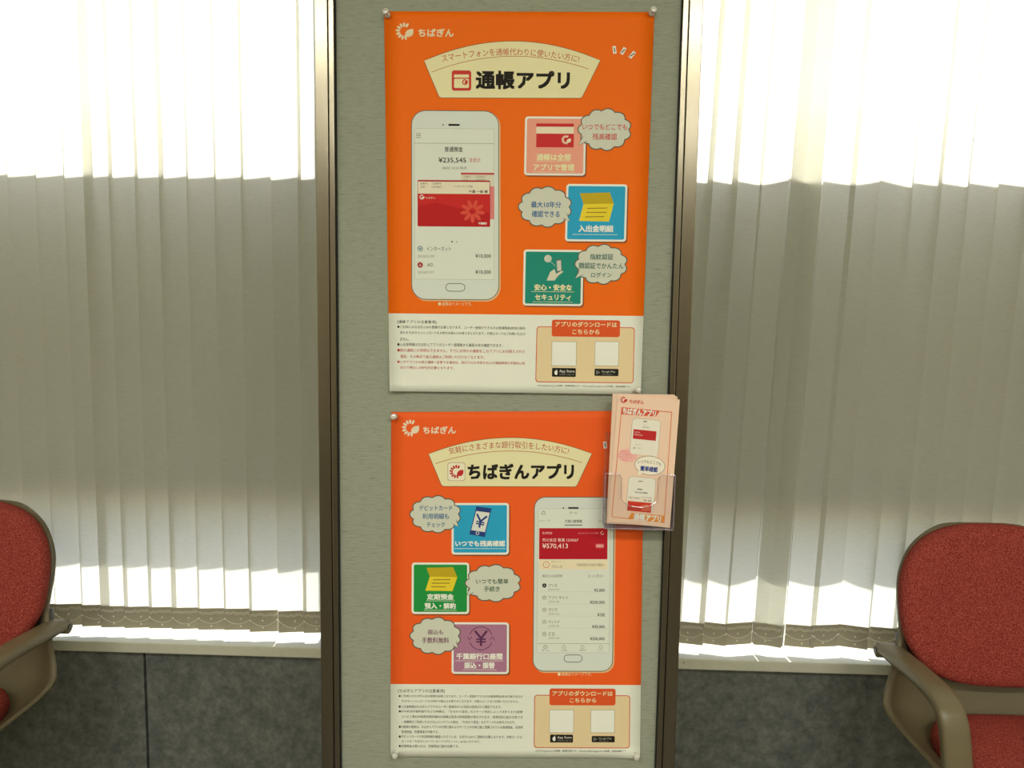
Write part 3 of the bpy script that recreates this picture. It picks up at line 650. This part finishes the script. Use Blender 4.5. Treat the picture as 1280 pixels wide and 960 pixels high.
pin(493.5, 520.5, l_depth(493, 520) - .0006, 'clear push pin in the top left corner of the lower poster', (-.05, .1))
pin(495, 942, l_depth(495, 942) - .0006, 'clear push pin in the bottom left corner of the lower poster', (0, .2))
pin(794, 943, l_depth(794, 943) - .0006, 'clear push pin through the curled bottom right corner of the lower poster', (.1, .1))

# ------------------------------------------------------------------ leaflets in a clear wall holder
LY = D - .036                                # face of the front leaflet
def flat_sheet(name, pts, Y, m, th, parent=None, origin=None):
    bm = bmesh.new(); q = [at(a, b, Y) for a, b in pts]; o = origin or sum(q, Vector()) / len(q)
    v = [bm.verts.new(c_ - o) for c_ in q]; f_ = bm.faces.new(v)
    r_ = bmesh.ops.extrude_face_region(bm, geom=[f_])
    bmesh.ops.translate(bm, verts=[e for e in r_['geom'] if isinstance(e, bmesh.types.BMVert)], vec=(0, th, 0))
    ob = link(name, to_mesh(bm, name), m, parent)
    if not parent: ob.location = o
    return ob
M_leaf = mat('peach_leaflet_paper', (246, 212, 184), .45)
tl, tr, br, bl = (772.7, 491.9), (849.8, 499.6), (837.4, 659.8), (759.2, 651.9)
fl = empty('leaflet', at(798, 656, LY), 'front peach app leaflet leaning in the clear holder, its cover in full view', 'leaflet', 'leaflets in the wall holder')
flat_sheet('leaflet_cover', [tl, tr, br, bl], LY, M_leaf, .0006, fl, Vector(fl.location))
p = Print(lambda x, y: LY, lambda x, y: (.097, -.085), 4e-5)
g = C(740, 480, 5.05)
def edge(a, b, n=10): return [(a[0] + (b[0] - a[0]) * k / n, a[1] + (b[1] - a[1]) * k / n) for k in range(n + 1)]
fr = [g(188, 148), g(503, 178), g(455, 875), g(125, 838)]
for a, b, c_ in ((0, 1, (220, 92, 66)), (1, 2, (228, 120, 66)), (2, 3, (236, 146, 60)), (3, 0, (230, 118, 70))): p.line([fr[a], fr[b]], .8, c_, 1, flat=False)
p.poly([g(188, 148), g(428, 170), g(404, 205), g(186, 191)], (222, 92, 64), 1.6, False); p.text('ちばぎんアプリ', *g(194, 157, 404, 197), WHITE, .035, 2.4)
emblem(p, *g(200, 100), 4.0, (206, 50, 46), 1); p.text('ちばぎん', *g(236, 101, 328, 124), (214, 96, 84), .03, 1)
def sk(pts, c): return [(c[0] + (x - c[0]) - .085 * (y - c[1]), c[1] + (y - c[1]) + .097 * (x - c[0])) for x, y in pts]
a = g(246, 222, 426, 448); c = ((a[0] + a[2]) / 2, (a[1] + a[3]) / 2)
p.rect(*a, (180, 160, 140), 1.4, 5); p.rect(a[0] + .4, a[1] + .4, a[2] - .4, a[3], (240, 234, 216), 1.8, 4.6)
p.rect(*g(260, 292, 405, 352), (196, 46, 48), 2.4); p.rect(*g(324, 234, 348, 239), BLACK, 2.4, .4); p.text('ホーム', *g(326, 252, 346, 258), (130, 110, 100), 0, 2.4); p.text('代表口座', *g(318, 268, 358, 278), (120, 100, 90), 0, 2.4)
p.text('普通預金', *g(268, 300, 304, 308), (250, 210, 200), 0, 3); p.text('¥570,413', *g(268, 316, 318, 328), (250, 220, 210), 0, 3); p.text('ブロンズ', *g(266, 378, 306, 386), (150, 130, 110), 0, 2.4); p.disc(*g(266, 404), .8, BLACK, 2.4); p.text('アツタ', *g(276, 400, 306, 410), (150, 130, 110), 0, 2.4)
p.poly([(g(222, 452)[0] + 11.5 * (1 + .12 * (k % 2)) * math.cos(k * .3142), g(222, 452)[1] + 7.4 * (1 + .2 * (k % 2)) * math.sin(k * .3142)) for k in range(20)], (246, 186, 176), 1.6)
for t_, *q in (('ちばぎんも', 180, 420, 236, 432), ('アプリが便利に', 172, 438, 248, 450), ('もっとカンタンに', 170, 456, 252, 468), ('使えます', 192, 474, 228, 484)): p.text(t_, *g(*q), (226, 100, 110), .0, 2)
el = [(g(365, 515)[0] + 18.8 * math.cos(k * .196), g(365, 515)[1] + 11.8 * math.sin(k * .196)) for k in range(32)]
p.poly(el, (246, 238, 218), 2.8); p.line(el, .5, (120, 96, 80), 3.2, True); p.poly([g(290, 548), g(296, 580), g(318, 562)], (246, 238, 218), 3.4, False); p.poly([g(392, 458), g(400, 436), g(412, 462)], (246, 238, 218), 3.4, False)
p.text('いつでもどこでも', *g(288, 482, 438, 502), (70, 60, 56), .0, 4, bend=1.6); p.text('簡単確認', *g(305, 520, 415, 554), (60, 76, 140), .03, 4)
a = g(222, 588, 396, 806); p.rect(*a, (180, 160, 140), 1.4, 5); p.rect(a[0] + .4, a[1] + .4, a[2] - .4, a[3], (236, 232, 216), 1.8, 4.6)
p.rect(*g(294, 612, 320, 616), BLACK, 2.4, .3); p.text('普通預金', *g(286, 660, 318, 670), (90, 80, 70), .02, 2.4); p.text('¥235,545 非表示', *g(272, 680, 352, 692), (80, 70, 60), .02, 2.4)
p.rect(*g(224, 745, 375, 806), (208, 60, 44), 2.6); p.poly([g(300, 770), g(345, 758), g(372, 775), g(372, 800), g(320, 800)], (226, 110, 80), 3, False); p.rect(*g(226, 712, 377, 745), (236, 224, 204), 2.6); p.text('店番号 口座番号', *g(230, 714, 300, 723), (100, 80, 60), 0, 3); p.text('インターネット支店', *g(308, 712, 374, 722), (100, 80, 60), 0, 3); p.text('千葉 一郎 様', *g(324, 732, 374, 742), (80, 64, 50), .02, 3)
p.line([g(430, 584), g(418, 610), g(416, 650), g(412, 700), g(390, 745)], .5, (200, 150, 110), 1.4, flat=False)
p.poly([g(250, 812), g(461, 832), g(454, 876), g(226, 850)], (238, 150, 60), 2.8, False); p.text('通帳アプリ', *g(262, 822, 437, 868), WHITE, .035, 3.6)
p.emit('cover_print', fl)
M_leaf2 = mat('peach_leaflet_edge_paper', (240, 206, 178), .5)
back = [((766.3, 491.9), (843.3, 493.6), (835.5, 658.4), (758.0, 654)), ((767.5, 492.3), (845, 494.6), (836.2, 658.8), (758.4, 653.6)), ((769, 492.4), (847, 496), (836.6, 659), (758.8, 653)), ((765.6, 492.6), (842.6, 493.2), (835, 658), (757.7, 654.2))]
for i, q in enumerate(back):
    o = flat_sheet('leaflet', q, LY + .0016 + .0016 * i, M_leaf2, .0006)
    tag(o, 'peach leaflet tucked behind the front one in the clear holder, only its edge showing', 'leaflet', 'leaflets in the wall holder')

hd = empty('leaflet_holder', at(800, 660, D - .02), 'clear plastic leaflet holder fixed to the pillar\'s right edge, full of peach leaflets', 'leaflet holder')
ho = Vector(hd.location)
HF = LY - .006; HB = D - .012
x0, x1 = at(756.5, 630, HF).x, at(842.5, 630, HF).x; zb = at(800, 661, HF).z; zt = at(800, 593, HF).z; zbk = zb + .15
bm = bmesh.new()                               # front plate with a rounded finger notch
nx0, nx1 = at(777, 600, HF).x, at(823, 600, HF).x; nzb = at(800, 634, HF).z; r_ = (nx1 - nx0) / 2
notch = [Vector((nx0 + r_ - r_ * math.cos(math.pi * k / 14), HF, nzb + .016 - (.016) * math.sin(math.pi * k / 14))) for k in range(15)]
ol = [Vector((x0, HF, zb)), Vector((x0, HF, zt)), Vector((nx0 - .004, HF, zt)), Vector((nx0, HF, zt - .006))] + notch + [Vector((nx1, HF, zt - .006)), Vector((nx1 + .004, HF, zt)), Vector((x1, HF, zt)), Vector((x1, HF, zb))]
vs = [bm.verts.new(v - ho) for v in ol]
for tr_ in tessellate_polygon([[Vector((v.x, v.z, 0)) for v in ol]]): bm.faces.new([vs[k] for k in tr_])
link('front_plate', to_mesh(bm, 'front_plate'), M_clear, hd)
bm = bmesh.new(); tube(bm, [v - ho for v in ol[1:-1]], .0005, 6); link('plate_rim', to_mesh(bm, 'plate_rim'), M_acryl_edge, hd)
def hbox(name, a, b, c_, d_, e, f_, m):
    bm = bmesh.new(); add_box(bm, a - ho.x, b - ho.x, c_ - ho.y, d_ - ho.y, e - ho.z, f_ - ho.z, .0006); return link(name, to_mesh(bm, name), m, hd)
hbox('back_plate', x0, x1, HB, HB + .0018, zb, zbk, M_clear)
hbox('side_plate', x0 - .0012, x0, HF, HB, zb, zt, M_acryl_edge); hbox('side_plate', x1, x1 + .0012, HF, HB, zb, zt, M_acryl_edge)
hbox('bottom_plate', x0, x1, HF, HB, zb - .002, zb, M_acryl_edge)
hbox('mounting_pad', x0 + .02, x1 - .02, HB + .0018, D - .0021, zb + .02, zb + .1, M_clear)

# ------------------------------------------------------------------ chairs
def superell(a, b, n, k, tot):
    t_ = 2 * math.pi * k / tot; c_, s_ = math.cos(t_), math.sin(t_)
    return a * math.copysign(abs(c_) ** (2 / n), c_), b * math.copysign(abs(s_) ** (2 / n), s_)
def pad(name, a, b, n, th, dome, place, m, parent, crown=0):
    """An upholstered pad: superellipse outline, rounded edge, domed face. place(x, y, h) puts it in the chair."""
    bm = bmesh.new(); tot = 72; rings = []
    prof = [(.955, 0), (.985, th * .12), (1, th * .4), (.995, th * .62), (.972, th * .85), (.93, th * .98), (.84, th + dome * .28), (.65, th + dome * .66), (.4, th + dome * .9), (.15, th + dome)]
    for s_, h in prof:
        rings.append([bm.verts.new(place(*(q * s_ for q in superell(a, b, n, k, tot)), h)) for k in range(tot)])
    for A, B in zip(rings, rings[1:]):
        for j in range(tot): bm.faces.new((A[j], A[(j + 1) % tot], B[(j + 1) % tot], B[j]))
    bm.faces.new(rings[0][::-1]); bm.faces.new(rings[-1])
    return link(name, to_mesh(bm, name, True), m, parent)
def chair(loc, rz, label):
    """Chair-local axes: x across, y towards the wall behind it, z up from the floor; y = 0 is the middle of the seat."""
    r = empty('waiting_room_chair', loc, label, 'chair', 'red chairs by the windows'); r.rotation_euler = (0, 0, rz)
    E = EYE; y0 = 1.5                          # the sizes below were taken at these depths and heights
    bz, bh = E - .660, .186
    def back_at(x, v, h):
        rec = .10 * ((v + bh) / (2 * bh) - .4)             # leaning back
        return Vector((x, 1.745 - y0 + rec - h - .035 * (x / .22) ** 2 * 1, bz + v))
    pad('back_cushion', .236, 1, 2.5, .045, .012, lambda x, v, h: back_at(x, v * (.174 if v > 0 else .176), h), M_red, r)
    # one-piece shell behind the back, under the seat and up both sides
    path = [(-.492, 1.812, .05, .0), (-.496, 1.811, .09, .0), (-.508, 1.808, .122, .0), (-.53, 1.800, .156, .002), (-.56, 1.790, .185, .004), (-.61, 1.780, .206, .006), (-.66, 1.768, .214, .012), (-.70, 1.760, .218, .026), (-.74, 1.754, .228, .05), (-.78, 1.748, .246, .066), (-.83, 1.740, .264, .08), (-.88, 1.722, .280, .086), (-.92, 1.695, .286, .086), (-.948, 1.65, .284, .082), (-.96, 1.59, .274, .074), (-.962, 1.50, .262, .065), (-.958, 1.40, .246, .04), (-.955, 1.30, .235, .03), (-.955, 1.25, .22, .015)]
    path = [tuple(a_.x if i_ == 0 else a_[i_] for i_ in range(4)) for a_ in smooth_path([Vector(q_) for q_ in path], 3)]
    bm = bmesh.new(); cols = 24; gg = []
    for i, (z, y, wd, d_) in enumerate(path):
        a, b = path[max(i - 1, 0)], path[min(i + 1, len(path) - 1)]
        ty, tz = b[1] - a[1], b[0] - a[0]; l = math.hypot(ty, tz); n_ = Vector((0, tz / l, -ty / l))   # towards the sitter
        row = []
        for k in range(cols + 1):
            t_ = k / cols * 2 - 1; s_ = math.copysign(abs(t_) ** .85, t_)
            row.append(bm.verts.new(Vector((wd * s_, y - y0, E + z)) + n_ * (d_ * abs(t_) ** 2.6)))
        gg.append(row)
    for A, B in zip(gg, gg[1:]):
        for k in range(cols): bm.faces.new((A[k], A[k + 1], B[k + 1], B[k]))
    me = to_mesh(bm, 'shell', True); o = link('chair_shell', me, M_taupe, r); md = o.modifiers.new('thickness', 'SOLIDIFY'); md.thickness = .008; md.offset = 0
    def seat_at(x, v, h): return Vector((x, 1.455 - y0 + v, E - .936 + h - .02 * max(0, -v / .2 - .7)))
    pad('seat_cushion', .212, .205, 4.2, .055, .018, seat_at, M_red, r)
    for s_ in (-1, 1):
        # flat strap arm: free rounded end at the rear, bend at the front, post down to the seat
        pts = smooth_path([Vector((s_ * .250, 1.705 - y0, E - .765)), Vector((s_ * .251, 1.64 - y0, E - .760)), Vector((s_ * .252, 1.55 - y0, E - .754)), Vector((s_ * .253, 1.475 - y0, E - .755)), Vector((s_ * .252, 1.435 - y0, E - .775)), Vector((s_ * .247, 1.42 - y0, E - .83)), Vector((s_ * .244, 1.412 - y0, E - .90)), Vector((s_ * .242, 1.405 - y0, E - .962))], 7)
        prof = [(math.copysign(abs(math.cos(t_)) ** .5, math.cos(t_)) * .0275, math.copysign(abs(math.sin(t_)) ** .6, math.sin(t_)) * .0135) for t_ in [2 * math.pi * (k + .5) / 20 for k in range(20)]]
        bm = bmesh.new(); sweep(bm, pts, prof, Vector((1, 0, 0)))
        lathe(bm, [(.012, -.0275), (.0165, -.025), (.0165, .025), (.012, .0275)], Vector((s_ * .250, 1.710 - y0, E - .770)), Vector((s_, 0, 0)), 20)
        arm = link('armrest', to_mesh(bm, 'armrest', True), M_taupe, r)
        bm = bmesh.new(); lathe(bm, [(.0075, 0), (.0075, .0012), (.005, .0015)], Vector((s_ * (.250 + .0272), 1.710 - y0, E - .770)), Vector((s_, 0, 0)), 14)
        link('bolt_head', to_mesh(bm, 'bolt'), M_bolt, arm)
        bm = bmesh.new(); add_box(bm, *sorted((s_ * .175, s_ * .222)), 1.705 - y0, 1.745 - y0, E - .81, E - .735, .012); link('arm_bracket', to_mesh(bm, 'bracket', True), M_dark, r)
    for sx in (-1, 1):
        for sy in (-1, 1):
            bm = bmesh.new(); tube(bm, [Vector((sx * .11, sy * .12 - .02, E - .962)), Vector((sx * .17, sy * .19 - .02, .012))], .012, 12); lathe(bm, [(.016, 0), (.017, .006), (.013, .014)], Vector((sx * .17, sy * .19 - .02, 0)), Vector((0, 0, 1)), 12)
            link('leg', to_mesh(bm, 'leg', True), M_leg, r)
    return r
chair((1.069, 1.5, 0), 0, 'red upholstered armchair with taupe plastic shell under the right window')
chair((-1.379, 1.5, 0), 0, 'red upholstered armchair with taupe plastic shell under the left window, half out of view')
